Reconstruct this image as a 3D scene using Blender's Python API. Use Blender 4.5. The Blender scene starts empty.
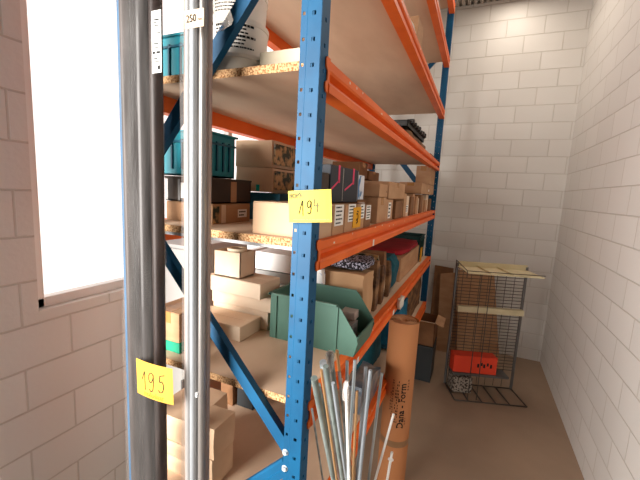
import bpy, bmesh, math, random
from mathutils import Vector, Matrix
random.seed(7)
SC = bpy.context.scene
COL = SC.collection
# ---------------------------------------------------------------- materials
def lin(h):
    h = h.lstrip('#'); v = [int(h[i:i+2], 16)/255 for i in (0, 2, 4)]
    return tuple(((c/12.92) if c <= .04045 else ((c+.055)/1.055)**2.4) for c in v) + (1,)
def mat(name, col, rough=.6, metal=0, col2=None, scale=20, stretch=(1, 1, 1), bump=0, bscale=None, lo=.35, hi=.65, tex='noise', detail=4, alpha=None, coat=0, spec=.28, bstretch=None):
    m = bpy.data.materials.new(name); m.use_nodes = True
    nt = m.node_tree; N = nt.nodes; L = nt.links
    b = N['Principled BSDF']
    b.inputs['Base Color'].default_value = lin(col)
    b.inputs['Roughness'].default_value = rough
    b.inputs['Metallic'].default_value = metal
    b.inputs['Specular IOR Level'].default_value = spec
    b.inputs['Coat Weight'].default_value = coat
    tc = N.new('ShaderNodeTexCoord')
    def tx(sc, st):
        mp = N.new('ShaderNodeMapping'); mp.inputs['Scale'].default_value = st
        L.new(tc.outputs['Object'], mp.inputs['Vector'])
        if tex == 'voronoi' and sc == scale:
            t = N.new('ShaderNodeTexVoronoi'); t.inputs['Scale'].default_value = sc
            out = t.outputs['Color']
        else:
            t = N.new('ShaderNodeTexNoise'); t.inputs['Scale'].default_value = sc; t.inputs['Detail'].default_value = detail
            out = t.outputs['Fac']
        L.new(mp.outputs['Vector'], t.inputs['Vector'])
        return out
    if col2:
        o = tx(scale, stretch)
        r = N.new('ShaderNodeValToRGB'); r.color_ramp.elements[0].position = lo; r.color_ramp.elements[1].position = hi
        r.color_ramp.elements[0].color = lin(col); r.color_ramp.elements[1].color = lin(col2)
        L.new(o, r.inputs['Fac']); L.new(r.outputs['Color'], b.inputs['Base Color'])
    if bump:
        o = tx((bscale or scale)+.001, bstretch or stretch)
        bp = N.new('ShaderNodeBump'); bp.inputs['Strength'].default_value = bump; bp.inputs['Distance'].default_value = .002
        L.new(o, bp.inputs['Height']); L.new(bp.outputs['Normal'], b.inputs['Normal'])
    return m
M = {}
M['blue'] = mat('blue_paint', '#06557d', .5, 0, '#054c72', 9, lo=.4, hi=.6, bump=.15, bscale=60)
M['orange'] = mat('orange_paint', '#f07028', .45, 0, '#e36322', 7, bump=.12, bscale=50)
M['scrape'] = mat('bare_scrape', '#e9dccb', .6)
M['chip'] = mat('chipboard_face', '#ddc0a4', .75, 0, '#cdae93', 5, stretch=(1, .4, 1), bump=.1, bscale=120)
M['chipedge'] = mat('chipboard_edge', '#8c5c33', .85, 0, '#d5aa7c', 210, lo=.40, hi=.56, bump=.8, bscale=160, detail=2)
M['card'] = mat('cardboard', '#b28763', .8, 0, '#bf9672', 8, stretch=(1, 1, 3), bump=.15, bscale=90)
M['cardlight'] = mat('cardboard_pale', '#e3c8ab', .8, 0, '#e9d2b8', 7, bump=.1, bscale=90)
M['cardmid'] = mat('cardboard_mid', '#c3a07f', .8, 0, '#cba98a', 8, bump=.1, bscale=90)
M['carddark'] = mat('cardboard_dark', '#7c573b', .82, 0, '#8d6545', 9, bump=.15, bscale=90)
M['kraftpale'] = mat('pale_kraft_paper', '#dfbf9f', .7, 0, '#d3b08e', 6, bump=.5, bscale=14)
M['kraft'] = mat('kraft_paper', '#c49c75', .7, 0, '#b68c66', 6, bump=.7, bscale=14)
M['cream'] = mat('cream_board', '#ecdcc0', .7, 0, '#e2d0b2', 6)
M['foldmark'] = mat('carton_pattern', '#8a6a48', .5, 0, '#d9c9a8', 45, lo=.45, hi=.55, tex='noise', detail=2)
M['wraps'] = mat('printed_wrap', '#2f3a2c', .35, 0, '#c49a68', 38, lo=.42, hi=.56, detail=3)
M['tape'] = mat('packing_tape', '#b07c46', .25)
M['tealtape'] = mat('teal_tape', '#12a08e', .35)
M['greenband'] = mat('green_band', '#15936f', .5)
M['label'] = mat('paper_label', '#efece6', .6)
M['ink'] = mat('black_ink', '#1d1b1a', .7)
M['inksoft'] = mat('grey_ink', '#6e6a52', .8)
M['inkmid'] = mat('marker_ink', '#2a261a', .8)
M['inkpale'] = mat('pale_ink', '#a9a477', .8)
M['inkbrown'] = mat('brown_ink', '#b8902c', .8)
M['yellow'] = mat('yellow_card', '#e9cf54', .6, 0, '#e4c84b', 4)
M['yellowdeep'] = mat('deep_yellow_card', '#d8a53a', .6)
M['ochre'] = mat('ochre_card', '#e3a21c', .6)
M['teal'] = mat('teal_plastic', '#258c99', .4, 0, '#207f8d', 5)
M['tealdark'] = mat('dark_teal_plastic', '#1a5c70', .4, 0, '#164f64', 5)
M['green'] = mat('green_bin_plastic', '#517466', .45, 0, '#4b6c5e', 6, bump=.08, bscale=40)
M['black'] = mat('black_plastic', '#24211f', .45, 0, '#2f2b28', 8)
M['blackcard'] = mat('black_carton', '#33363d', .55)
M['pink'] = mat('pink_print', '#e4456c', .5)
M['browncrate'] = mat('brown_black_board', '#4d3f35', .6, 0, '#41352d', 8)
M['bucket'] = mat('bucket_plastic', '#f6efe4', .4)
M['bucketbase'] = mat('translucent_white_plastic', '#f3ead9', .35)
M['white'] = mat('white_plastic', '#f2f1ee', .5)
M['whitebag'] = mat('white_blue_bag', '#f4f4f2', .4, 0, '#4b6fae', 40, lo=.52, hi=.62, bump=.8, bscale=30)
M['conduit'] = mat('black_conduit', '#231f20', .36, .1, '#1a1617', 4, stretch=(6, 6, .3), coat=.15)
M['conduit2'] = mat('brown_black_conduit', '#382c29', .42, .1, '#221b1a', 12, stretch=(4, 4, .6))
M['steel'] = mat('galvanised_steel', '#a9a8a6', .45, .35, '#838385', 14, stretch=(4, 4, .15), lo=.3, hi=.7)
M['steel2'] = mat('grey_tube', '#a5a09c', .35, .6, '#8a8582', 10, stretch=(4, 4, .15))
M['steel3'] = mat('pale_blue_tube', '#9fa6ac', .4, .3)
M['steel4'] = mat('pinkish_tube', '#b5a096', .4, .3)
M['zinc'] = mat('zinc_rod', '#c3cdd0', .3, .7, '#8b989d', 22, stretch=(3, 3, .3))
M['oldzinc'] = mat('dull_zinc_tube', '#98a19c', .5, .4, '#75807c', 16, stretch=(3, 3, .4))
M['copper'] = mat('copper_rod', '#c4996c', .4, .5)
M['whiterod'] = mat('white_rod', '#f1eee8', .35)
M['bolt'] = mat('zinc_bolt', '#dfe6ea', .3, .6)
M['roll'] = mat('brown_paper_roll', '#c08154', .72, 0, '#b3764b', 4, stretch=(1, 1, .4))
M['rollin'] = mat('roll_inner', '#d9a97c', .75, 0, '#c2906a', 30)
M['rolltape'] = mat('roll_band', '#8f6b4c', .3)
M['wire'] = mat('dull_wire', '#5d564e', .45, .5)
M['post'] = mat('grey_post', '#6f6d6b', .4, .5)
M['creammetal'] = mat('cream_tray', '#e0d3ae', .5, 0, '#d2c49c', 9)
M['red'] = mat('red_cloth', '#a8202a', .8, 0, '#8f1a24', 14, bump=.6, bscale=12)
M['redbox'] = mat('orange_red_box', '#e2462c', .6)
M['pattern'] = mat('flecked_fabric', '#16161c', .8, 0, '#b9b6c8', 130, lo=.5, hi=.57, detail=2, bump=.4, bscale=20)
M['brownjunk'] = mat('brown_wrapping', '#8f6a48', .7, 0, '#4a3426', 16, lo=.4, hi=.62, bump=.8, bscale=16)
M['darkgreen'] = mat('dark_green_plastic', '#143d38', .5)
M['tealcloth'] = mat('teal_cloth', '#145562', .8, 0, '#0e4350', 20, bump=.5, bscale=14)
M['bluecloth'] = mat('blue_cloth', '#1d6f8f', .8, 0, '#14506b', 20, bump=.5, bscale=14)
M['greymetal'] = mat('grey_cabinet', '#a3a19d', .5, 0, '#999793', 3)
M['darkbox'] = mat('dark_grey_plastic', '#34383a', .5)
M['print'] = mat('blue_white_print', '#e4e6ea', .5, 0, '#4a7fae', 14, lo=.5, hi=.56)
M['dots'] = mat('speckled_sheet', '#9a8f83', .7, 0, '#3c332c', 70, lo=.5, hi=.55, detail=1)
M['bag'] = mat('clear_bag_contents', '#8c8076', .35, 0, '#55606c', 14, lo=.4, hi=.6, bump=.9, bscale=18)
M['paper'] = mat('crumpled_paper', '#dcd3c6', .8, bump=.8, bscale=14)
# transparent film
def film(name, tint, a):
    m = bpy.data.materials.new(name); m.use_nodes = True
    nt = m.node_tree; N = nt.nodes; L = nt.links
    for n in list(N): N.remove(n)
    out = N.new('ShaderNodeOutputMaterial'); mx = N.new('ShaderNodeMixShader')
    tr = N.new('ShaderNodeBsdfTransparent'); tr.inputs['Color'].default_value = (.97, .96, .95, 1)
    pr = N.new('ShaderNodeBsdfPrincipled'); pr.inputs['Base Color'].default_value = lin(tint); pr.inputs['Roughness'].default_value = .18
    nz = N.new('ShaderNodeTexNoise'); nz.inputs['Scale'].default_value = 9
    tc = N.new('ShaderNodeTexCoord'); mp = N.new('ShaderNodeMapping'); mp.inputs['Scale'].default_value = (6, 6, .7)
    L.new(tc.outputs['Object'], mp.inputs['Vector']); L.new(mp.outputs['Vector'], nz.inputs['Vector'])
    bp = N.new('ShaderNodeBump'); bp.inputs['Strength'].default_value = .7; bp.inputs['Distance'].default_value = .004
    L.new(nz.outputs['Fac'], bp.inputs['Height']); L.new(bp.outputs['Normal'], pr.inputs['Normal'])
    mr = N.new('ShaderNodeMapRange'); mr.inputs['To Min'].default_value = a*.4; mr.inputs['To Max'].default_value = a*1.7
    L.new(nz.outputs['Fac'], mr.inputs['Value']); L.new(mr.outputs['Result'], mx.inputs['Fac'])
    L.new(tr.outputs[0], mx.inputs[1]); L.new(pr.outputs[0], mx.inputs[2]); L.new(mx.outputs[0], out.inputs['Surface'])
    return m
M['film'] = film('clear_film', '#efe6e0', .07)
M['filmtag'] = film('tag_film', '#efe6e0', .28)
M['bagfilm'] = film('bag_film', '#cfc4b8', .35)
def pane():
    m = bpy.data.materials.new('frosted_daylight'); m.use_nodes = True
    b = m.node_tree.nodes['Principled BSDF']; b.inputs['Base Color'].default_value = (.8, .8, .8, 1)
    b.inputs['Emission Color'].default_value = (1, .985, .96, 1); b.inputs['Emission Strength'].default_value = 1.15
    return m
M['pane'] = pane()
# painted block wall: courses 0.15 m high, blocks 0.30 m long
def wallmat(name, c1, c2, axis, z0, x0):
    m = bpy.data.materials.new(name); m.use_nodes = True
    nt = m.node_tree; N = nt.nodes; L = nt.links; b = N['Principled BSDF']
    b.inputs['Roughness'].default_value = .6
    g = N.new('ShaderNodeNewGeometry'); sp = N.new('ShaderNodeSeparateXYZ'); L.new(g.outputs['Position'], sp.inputs[0])
    ax = N.new('ShaderNodeMath'); ax.operation = 'SUBTRACT'; ax.inputs[1].default_value = x0; L.new(sp.outputs[axis], ax.inputs[0])
    az = N.new('ShaderNodeMath'); az.operation = 'SUBTRACT'; az.inputs[1].default_value = z0; L.new(sp.outputs['Z'], az.inputs[0])
    cb = N.new('ShaderNodeCombineXYZ'); L.new(ax.outputs[0], cb.inputs['X']); L.new(az.outputs[0], cb.inputs['Y'])
    br = N.new('ShaderNodeTexBrick'); br.offset = .5; br.squash = 1
    br.inputs['Scale'].default_value = 1; br.inputs['Brick Width'].default_value = .30; br.inputs['Row Height'].default_value = .15
    br.inputs['Mortar Size'].default_value = .0045; br.inputs['Mortar Smooth'].default_value = .6
    br.inputs['Color1'].default_value = lin(c1); br.inputs['Color2'].default_value = lin(c2); br.inputs['Mortar'].default_value = lin('#d2cbc1')
    br.inputs['Bias'].default_value = 0
    L.new(cb.outputs[0], br.inputs['Vector'])
    L.new(br.outputs['Color'], b.inputs['Base Color'])
    nz = N.new('ShaderNodeTexNoise'); nz.inputs['Scale'].default_value = 60; L.new(g.outputs['Position'], nz.inputs['Vector'])
    mm = N.new('ShaderNodeMath'); mm.operation = 'MULTIPLY_ADD'; mm.inputs[1].default_value = -1.0
    L.new(br.outputs['Fac'], mm.inputs[0])
    ns = N.new('ShaderNodeMath'); ns.operation = 'MULTIPLY'; ns.inputs[1].default_value = .25; L.new(nz.outputs['Fac'], ns.inputs[0]); L.new(ns.outputs[0], mm.inputs[2])
    bp = N.new('ShaderNodeBump'); bp.inputs['Strength'].default_value = .6; bp.inputs['Distance'].default_value = .006
    L.new(mm.outputs[0], bp.inputs['Height']); L.new(bp.outputs['Normal'], b.inputs['Normal'])
    return m
M['wall'] = wallmat('white_painted_blocks', '#e4dfd8', '#dcd7d0', 'X', .11, .10)
M['wally'] = wallmat('white_painted_blocks_side', '#e8e4de', '#e2ded8', 'Y', .11, .08)
M['floor'] = mat('concrete_floor', '#a58c76', .55, 0, '#97806c', 2.2, bump=.25, bscale=45, detail=8)
def corrug():
    m = mat('corrugated_ceiling', '#b7ada2', .5)
    return m
M['ceil'] = corrug()
# ---------------------------------------------------------------- mesh helpers
class MB:
    def __init__(s): s.bm = bmesh.new()
    def box(s, x0, x1, y0, y1, z0, z1, bev=0, mt=None):
        b = bmesh.new()
        bmesh.ops.create_cube(b, size=1)
        for v in b.verts: v.co = Vector(((x0+x1)/2+v.co.x*(x1-x0), (y0+y1)/2+v.co.y*(y1-y0), (z0+z1)/2+v.co.z*(z1-z0)))
        if bev: bmesh.ops.bevel(b, geom=b.edges[:], offset=bev, segments=2, affect='EDGES', profile=.6)
        if mt: b.transform(mt)
        s.join(b); return s
    def join(s, b):
        me = bpy.data.meshes.new('t'); b.to_mesh(me); b.free(); s.bm.from_mesh(me); bpy.data.meshes.remove(me)
    def poly(s, vs, fs):
        v = [s.bm.verts.new(p) for p in vs]
        for f in fs: s.bm.faces.new([v[i] for i in f])
        return s
    def prism(s, prof, a, b):
        # prof: list of 3d points closed, extruded by vector from a to b (offsets)
        n = len(prof); a = Vector(a); b = Vector(b)
        vs = [Vector(p)+a for p in prof]+[Vector(p)+b for p in prof]
        fs = [tuple(range(n)), tuple(range(2*n-1, n-1, -1))]+[(i, i+n, (i+1) % n+n, (i+1) % n) for i in range(n)]
        s.poly(vs, fs); bmesh.ops.recalc_face_normals(s.bm, faces=s.bm.faces[:]); return s
    def tube(s, pts, r, n=10, cap=True):
        pts = [Vector(p) for p in pts]; rings = []
        for i, p in enumerate(pts):
            d = (pts[min(i+1, len(pts)-1)]-pts[max(i-1, 0)]).normalized()
            u = d.orthogonal().normalized() if i == 0 else (u-d*u.dot(d)).normalized()
            w = d.cross(u); rr = r[i] if isinstance(r, (list, tuple)) else r
            rings.append([s.bm.verts.new(p+(u*math.cos(t)+w*math.sin(t))*rr) for t in [2*math.pi*k/n for k in range(n)]])
        for a, b in zip(rings, rings[1:]):
            for k in range(n):
                f = s.bm.faces.new([a[k], a[(k+1) % n], b[(k+1) % n], b[k]]); f.smooth = True
        if cap: s.bm.faces.new(rings[0][::-1]); s.bm.faces.new(rings[-1])
        return s
    def lathe(s, cx, cy, prof, n=32, close=False):
        rings = [[s.bm.verts.new((cx+r*math.cos(2*math.pi*k/n), cy+r*math.sin(2*math.pi*k/n), z)) for k in range(n)] for r, z in prof]
        pr = list(zip(rings, rings[1:]))
        if close: pr.append((rings[-1], rings[0]))
        for a, b in pr:
            for k in range(n):
                f = s.bm.faces.new([a[k], a[(k+1) % n], b[(k+1) % n], b[k]]); f.smooth = True
        return s
    def lumpy(s, x0, x1, y0, y1, z0, z1, amp=.006, cuts=7, seed=0, bev=.3, fr=14, flat=True):
        b = bmesh.new(); bmesh.ops.create_cube(b, size=1)
        bmesh.ops.subdivide_edges(b, edges=b.edges[:], cuts=cuts, use_grid_fill=True)
        from mathutils import noise
        mn = min(x1-x0, y1-y0, z1-z0)
        for v in b.verts:
            c = v.co*2
            # round the box corners
            k = [abs(c[i]) for i in range(3)]
            e = sorted(k)[1]
            q = 1-bev*.25*max(0, e-.6)/.4*(1 if sorted(k)[2] > .99 else 0)
            p = Vector(((x0+x1)/2+v.co.x*(x1-x0)*q, (y0+y1)/2+v.co.y*(y1-y0)*q, (z0+z1)/2+v.co.z*(z1-z0)))
            d = noise.noise_vector(p*fr+Vector((seed, seed*2.3, 0)))*amp
            if flat and v.co.z < -.49: d.z = 0
            v.co = p+d
            if v.co.z < z0: v.co.z = z0
        for f in b.faces: f.smooth = True
        s.join(b); return s
    def mod(s, fn):
        for v in s.bm.verts: v.co = Vector(fn(v.co))
        return s
def world_loc(o):
    l = Vector(o.location)
    while o.parent: o = o.parent; l += Vector(o.location)
    return l
def obj(name, mb, m, parent=None, label=None, cat=None, group=None, kind=None, flatnorm=False):
    bm = mb.bm if isinstance(mb, MB) else mb
    bmesh.ops.recalc_face_normals(bm, faces=bm.faces[:])
    xs = [v.co for v in bm.verts]
    c = Vector(((min(v.x for v in xs)+max(v.x for v in xs))/2, (min(v.y for v in xs)+max(v.y for v in xs))/2, min(v.z for v in xs)))
    bmesh.ops.translate(bm, verts=bm.verts[:], vec=-c)
    me = bpy.data.meshes.new(name); bm.to_mesh(me); bm.free()
    if any(p.use_smooth for p in me.polygons):
        fl = [p.use_smooth for p in me.polygons]; me.set_sharp_from_angle(angle=math.radians(38)); me.polygons.foreach_set('use_smooth', fl)
    for mm in (m if isinstance(m, (list, tuple)) else [m]): me.materials.append(M[mm] if isinstance(mm, str) else mm)
    o = bpy.data.objects.new(name, me); COL.objects.link(o)
    if parent: o.parent = parent; o.location = c-world_loc(parent)
    else: o.location = c
    tag(o, label, cat, group, kind); return o
def tag(o, label=None, cat=None, group=None, kind=None):
    if label: o['label'] = label
    if cat: o['category'] = cat
    if group: o['group'] = group
    if kind: o['kind'] = kind
def thing(name, label, cat, loc, group=None):
    o = bpy.data.objects.new(name, None); COL.objects.link(o); o.location = loc; o.empty_display_size = .05
    tag(o, label, cat, group); return o
def copy_tree(o, parent=None):
    c = o.copy(); COL.objects.link(c); c.parent = parent
    for ch in list(o.children): copy_tree(ch, c)
    return c
def text_bm(body, size, extr=.0002, bold=0):
    cu = bpy.data.curves.new('txt', 'FONT'); cu.body = body; cu.size = size; cu.extrude = extr; cu.align_x = 'CENTER'; cu.align_y = 'CENTER'; cu.resolution_u = 2; cu.offset = size*bold
    o = bpy.data.objects.new('txt', cu); COL.objects.link(o)
    dg = bpy.context.evaluated_depsgraph_get(); me = bpy.data.meshes.new_from_object(o.evaluated_get(dg))
    b = bmesh.new(); b.from_mesh(me); bpy.data.objects.remove(o); bpy.data.curves.remove(cu); bpy.data.meshes.remove(me)
    r = MB(); r.bm.free(); r.bm = b; return r
def stroke(mb, pts, w, t=.0004):
    # flat ribbon in local (u,v), thickness along n
    for (a, b) in zip(pts, pts[1:]):
        a = Vector((*a, 0)); b = Vector((*b, 0)); d = (b-a)
        if d.length < 1e-6: continue
        d.normalize(); n = Vector((-d.y, d.x, 0))*w/2; e = d*w*.4
        vs = [a-e-n, b+e-n, b+e+n, a-e+n]; vs += [v+Vector((0, 0, t)) for v in vs]
        mb.poly(vs, [(0, 1, 2, 3), (7, 6, 5, 4), (0, 4, 5, 1), (1, 5, 6, 2), (2, 6, 7, 3), (3, 7, 4, 0)])
    return mb
def frame_map(o, u, v, n):
    o, u, v, n = map(Vector, (o, u, v, n))
    return lambda c: o+u*c.x+v*c.y+n*c.z
def smooth_pts(p, k=5):
    out = []
    for i in range(len(p)-1):
        p0, p1, p2, p3 = p[max(i-1, 0)], p[i], p[i+1], p[min(i+2, len(p)-1)]
        for j in range(k):
            t = j/k
            out.append(tuple(.5*((2*p1[a])+(-p0[a]+p2[a])*t+(2*p0[a]-5*p1[a]+4*p2[a]-p3[a])*t*t+(-p0[a]+3*p1[a]-3*p2[a]+p3[a])*t**3) for a in (0, 1)))
    out.append(p[-1]); return out
def plate(mb, o, u, v, w, h0, h1, holes):
    """flat sheet spanned by unit u (0..w) and v (h0..h1) with rectangular holes (u0,u1,v0,v1) sharing one column"""
    o, u, v = Vector(o), Vector(u), Vector(v)
    us = sorted({0, w}|{h[0] for h in holes}|{h[1] for h in holes}) if holes else [0, w]
    vs = sorted({h0, h1}|{h[2] for h in holes}|{h[3] for h in holes}) if holes else [h0, h1]
    hs = {(round(h[0], 5), round(h[2], 5)) for h in holes}
    g = {}
    def V(i, j):
        if (i, j) not in g: g[(i, j)] = mb.bm.verts.new(o+u*us[i]+v*vs[j])
        return g[(i, j)]
    for i in range(len(us)-1):
        for j in range(len(vs)-1):
            if (round(us[i], 5), round(vs[j], 5)) in hs: continue
            mb.bm.faces.new([V(i, j), V(i+1, j), V(i+1, j+1), V(i, j+1)])
# ---------------------------------------------------------------- levels (camera eye is at z 0; floor 1.5 below)
FL = -1.5
LV = {0: -.908, 1: -.505, 2: -.109, 3: .283, 4: .700, 5: 1.097, 6: 1.497}
RX = -.60      # rear face of the rack
YL = 2.461     # far end
CEIL = 1.785
# ---------------------------------------------------------------- setting
def struct(name, mb, m): o = obj(name, mb, m); o['kind'] = 'structure'; return o
struct('floor', MB().box(-2.6, 1.9, -3.2, 3.2, FL-.1, FL), 'floor')
struct('wall_far', MB().box(-1.12, 1.9, 3.08, 3.2, FL, CEIL), 'wall')
WY0, WY1, WZ0, WZ1 = -.02, 1.55, -.45, 1.62
struct('wall_left', MB().box(-1.12, -1.0, -.16, WY0, FL, CEIL).box(-1.12, -1.0, WY1, 3.08, FL, CEIL).box(-1.12, -1.0, WY0, WY1, FL, WZ0).box(-1.12, -1.0, WY0, WY1, WZ1, CEIL), 'wally')
wn = struct('window_1', MB().box(-1.075, -1.070, WY0, WY1, WZ0, WZ1), 'pane')
q = MB(); fw_ = .035
q.box(-1.09, -1.03, WY0, WY0+fw_, WZ0, WZ1, .003).box(-1.09, -1.03, WY1-fw_, WY1, WZ0, WZ1, .003).box(-1.09, -1.03, WY0, WY1, WZ0, WZ0+fw_, .003).box(-1.09, -1.03, WY0, WY1, WZ1-fw_, WZ1, .003)
for k in (1, 2): q.box(-1.085, -1.035, WY0+(WY1-WY0)*k/3-.018, WY0+(WY1-WY0)*k/3+.018, WZ0+.03, WZ1-.03, .003)
fr_ = obj('window_frame', q, 'white', wn)
struct('wall_right', MB().box(1.02, 1.14, -.4, 3.08, FL, CEIL), 'wally')
mb = MB()
x = -2.6; k = 0
pts = []
while x < 1.9:
    pts += [(x, CEIL), (x+.025, CEIL), (x+.032, CEIL+.02), (x+.045, CEIL+.02)]; x += .052
top = [(p[0], p[1]+.012) for p in pts][::-1]
prof = [(p[0], 0, p[1]) for p in pts+top]
n = len(pts)
for (a, b) in zip(pts, pts[1:]):
    mb.poly([(a[0], -3.2, a[1]), (b[0], -3.2, b[1]), (b[0], 3.2, b[1]), (a[0], 3.2, a[1])], [(0, 1, 2, 3)])
mb.box(-2.6, 1.9, -3.2, 3.2, CEIL+.021, CEIL+.1)
struct('ceiling', mb, 'ceil')
# ---------------------------------------------------------------- rack uprights
ZT = 1.72
UW, UD = .0487, .040
def upright(x_out, sgn, y0, parent):
    """x_out: outer face plane, sgn=-1: body extends to -x"""
    mb = MB(); zs0, zs1 = FL+.004, ZT
    hz = .262-.0  # z of a hole centre
    centers = [hz+.05*k for k in range(-40, 40) if zs0+.03 < hz+.05*k < zs1-.03]
    ux = (sgn, 0, 0)
    for ys, yj in ((y0, y0+.004), (y0+UD, y0+UD-.004)):
        plate(mb, (x_out, ys, 0), ux, (0, 0, 1), .031, zs0, zs1, [(.0125, .0205, c-.004, c+.004) for c in centers])
        plate(mb, (x_out+sgn*.034, yj, 0), ux, (0, 0, 1), UW-.034, zs0, zs1, [(.0045, .0105, c+.000, c+.007) for c in centers])
        a, b = (x_out+sgn*.031, ys), (x_out+sgn*.034, yj)
        mb.poly([(a[0], a[1], zs0), (b[0], b[1], zs0), (b[0], b[1], zs1), (a[0], a[1], zs1)], [(0, 1, 2, 3)])
    plate(mb, (x_out, y0, 0), (0, 1, 0), (0, 0, 1), UD, zs0, zs1, [(.016, .024, c-.012, c-.003) for c in centers])
    bmesh.ops.remove_doubles(mb.bm, verts=mb.bm.verts[:], dist=1e-5)
    o = obj('upright', mb, 'blue', parent)
    sd = o.modifiers.new('sheet', 'SOLIDIFY'); sd.thickness = .0015; sd.offset = 0
    # foot plate
    obj('foot_plate', MB().box(min(x_out+sgn*.07, x_out-sgn*.012), max(x_out+sgn*.07, x_out-sgn*.012), y0-.012, y0+UD+.012, FL, FL+.004, .001), 'blue', o)
    return o
def brace(p0, p1, y, parent, w=.019):
    p0 = Vector((p0[0], y, p0[1])); p1 = Vector((p1[0], y, p1[1])); d = (p1-p0).normalized()
    n = Vector((-d.z, 0, d.x))
    yv = Vector((0, 1, 0))
    # lipped C channel, web toward the viewer, plus a shallow centre rib
    prof = [-w*n+.020*yv, -w*n, -w*.15*n-.0*yv, -w*.05*n+.003*yv, w*.75*n+.003*yv, w*n+.008*yv, w*n+.020*yv,
            (w-.0018)*n+.020*yv, (w-.0018)*n+.009*yv, w*.7*n+.005*yv, 0*n+.005*yv, -w*.2*n+.002*yv, -(w-.0018)*n+.002*yv, -(w-.0018)*n+.020*yv]
    mb = MB(); mb.prism(prof, p0, p1)
    return obj('brace', mb, 'blue', parent)
def bolt(x, y, z, parent, r=.0062):
    mb = MB(); mb.tube([(x, y, z), (x, y-.0055, z)], r, 6); mb.tube([(x, y+.001, z), (x, y-.0008, z)], r*1.35, 14)
    obj('bolt', mb, 'bolt', parent)
def end_frame(y0, label, near):
    t = thing('rack_end_frame', label, 'rack frame', (-.3, y0+UD/2, FL))
    upright(0, -1, y0, t); upright(RX, 1, y0, t)
    yb = y0+.006
    xa, xb = -.043, RX+.043
    zl = [-1.22, -.655, -.055, .59, 1.20]
    sides = [xb, xa, xb, xa, xb] if near else [xa, xb, xa, xb, xa]
    for i in range(4):
        off = .022
        z0, z1 = zl[i], zl[i+1]
        dz = .034 if i == 2 and near else 0
        brace((sides[i], z0+off+dz), (sides[i+1], z1-off+dz), yb, t, .0215 if i == 2 else .019)
        for (sx, z) in ((sides[i], z0+off+dz), (sides[i+1], z1-off+dz)): bolt(sx, y0+.003, z, t)
    mb = MB().box(RX+.04, -.04, y0+.006, y0+.026, FL+.10, FL+.135, .002); obj('cross_bar', mb, 'blue', t)
    mb = MB().box(RX+.04, -.04, y0+.006, y0+.026, ZT-.08, ZT-.045, .002); obj('cross_bar', mb, 'blue', t)
    return t
f1 = end_frame(0, 'near blue perforated rack end frame, carrying the 194 card', True)
f2 = end_frame(YL-UD, 'far dark blue rack end frame near the white block wall', False)
# ---------------------------------------------------------------- beams
BH = .0665
LVN = {0: 'lowest', 1: 'second lowest', 2: 'middle', 3: 'fourth', 4: 'fifth', 5: 'sixth', 6: 'topmost'}
DESC = {0: 'half hidden behind the rods and brown roll', 1: 'just under the green bin', 2: 'under the labelled carton row',
        3: 'above the black and pink cartons', 4: 'second from the top of the picture', 5: 'crossing the upper right of the rack', 6: 'barely visible at the top by the far post'}
def beam(lv, front):
    z = LV[lv]; s = 1 if front else -1; xo = 0 if front else RX
    prof = [(.004, 0), (.0045, -.019), (.001, -.024), (-.014, -.029), (-.014, -.038), (.003, -.044), (.0065, -.049), (.0065, -.0665), (-.034, -.0665), (-.034, -.0192), (-.022, -.0192), (-.022, 0)]
    mb = MB(); mb.prism([(xo+s*p[0], 0, z+p[1]) for p in prof], (0, UD+.001, 0), (0, YL-UD-.001, 0))
    t = thing('shelf_beam', f"orange {'aisle-side' if front else 'rear'} shelf beam, {LVN[lv]} level, {DESC[lv] if front else 'behind the goods'}", 'beam', (xo, YL/2, z-BH))
    obj('beam_profile', mb, 'orange', t)
    for ye, d in ((UD, -1), (YL-UD, 1)):
        p = MB()
        # bracket with two hooks that wrap the post face
        yh = ye+d*.012
        out = [(ye-d*.006, z+.004), (yh, z+.004), (yh+d*.004, z-.004), (yh+d*.002, z-.016), (yh-d*.006, z-.022), (yh-d*.006, z-.043), (yh+d*.004, z-.048), (yh+d*.004, z-.058), (yh, z-.067), (ye-d*.006, z-.0675)]
        p.prism([(xo, a, b) for a, b in out], (s*.0012, 0, 0), (s*.0045, 0, 0))
        obj('end_bracket', p, 'orange', t)
    if front:
        # scrapes to bare metal and small price tags
        mb = MB()
        for k in range(7):
            y = random.uniform(.08, 1.2); w = random.uniform(.003, .012); zz = z-random.uniform(.004, .018)
            mb.box(.0040, .0048, y, y+w, zz, zz+random.uniform(.003, .006))
        obj('paint_scrape', mb, 'scrape', t)
        tags = {1: [(.24, .014), (.40, .018), (.95, .03)], 2: [(.49, .016)]}.get(lv, [])
        for y, w in tags: obj('shelf_tag', MB().box(.0066, .0074, y, y+w, z-.066, z-.044), 'label', t)
    return t
for lv in LV: beam(lv, True); beam(lv, False)
# ---------------------------------------------------------------- chipboard shelves
for lv, z in LV.items():
    t = thing('shelf_board', f'chipboard shelf panel, {LVN[lv]} level of the rack', 'shelf', (-.3, YL/2, z-.019))
    x0, x1, y0, y1 = RX+.0235, -.0235, .028, YL-.037
    e = .0008
    mb = MB()
    xi0, xi1, ya, yb = RX+UW+.003, -UW-.003, UD+.003, YL-UD-.003
    out = [(xi0, y0+e), (xi1, y0+e), (xi1, ya), (x1, ya), (x1, yb), (xi1, yb), (xi1, y1-e), (xi0, y1-e), (xi0, yb), (x0, yb), (x0, ya), (xi0, ya)]
    mb.prism([(a, b, 0) for a, b in out], (0, 0, z-.0188), (0, 0, z))
    obj('panel', mb, 'chip', t)
    for (a, b) in ((y0, y0+e), (y1-e, y1)):
        obj('raw_edge', MB().box(xi0, xi1, a, b, z-.019, z+.0001), 'chipedge', t)
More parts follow.
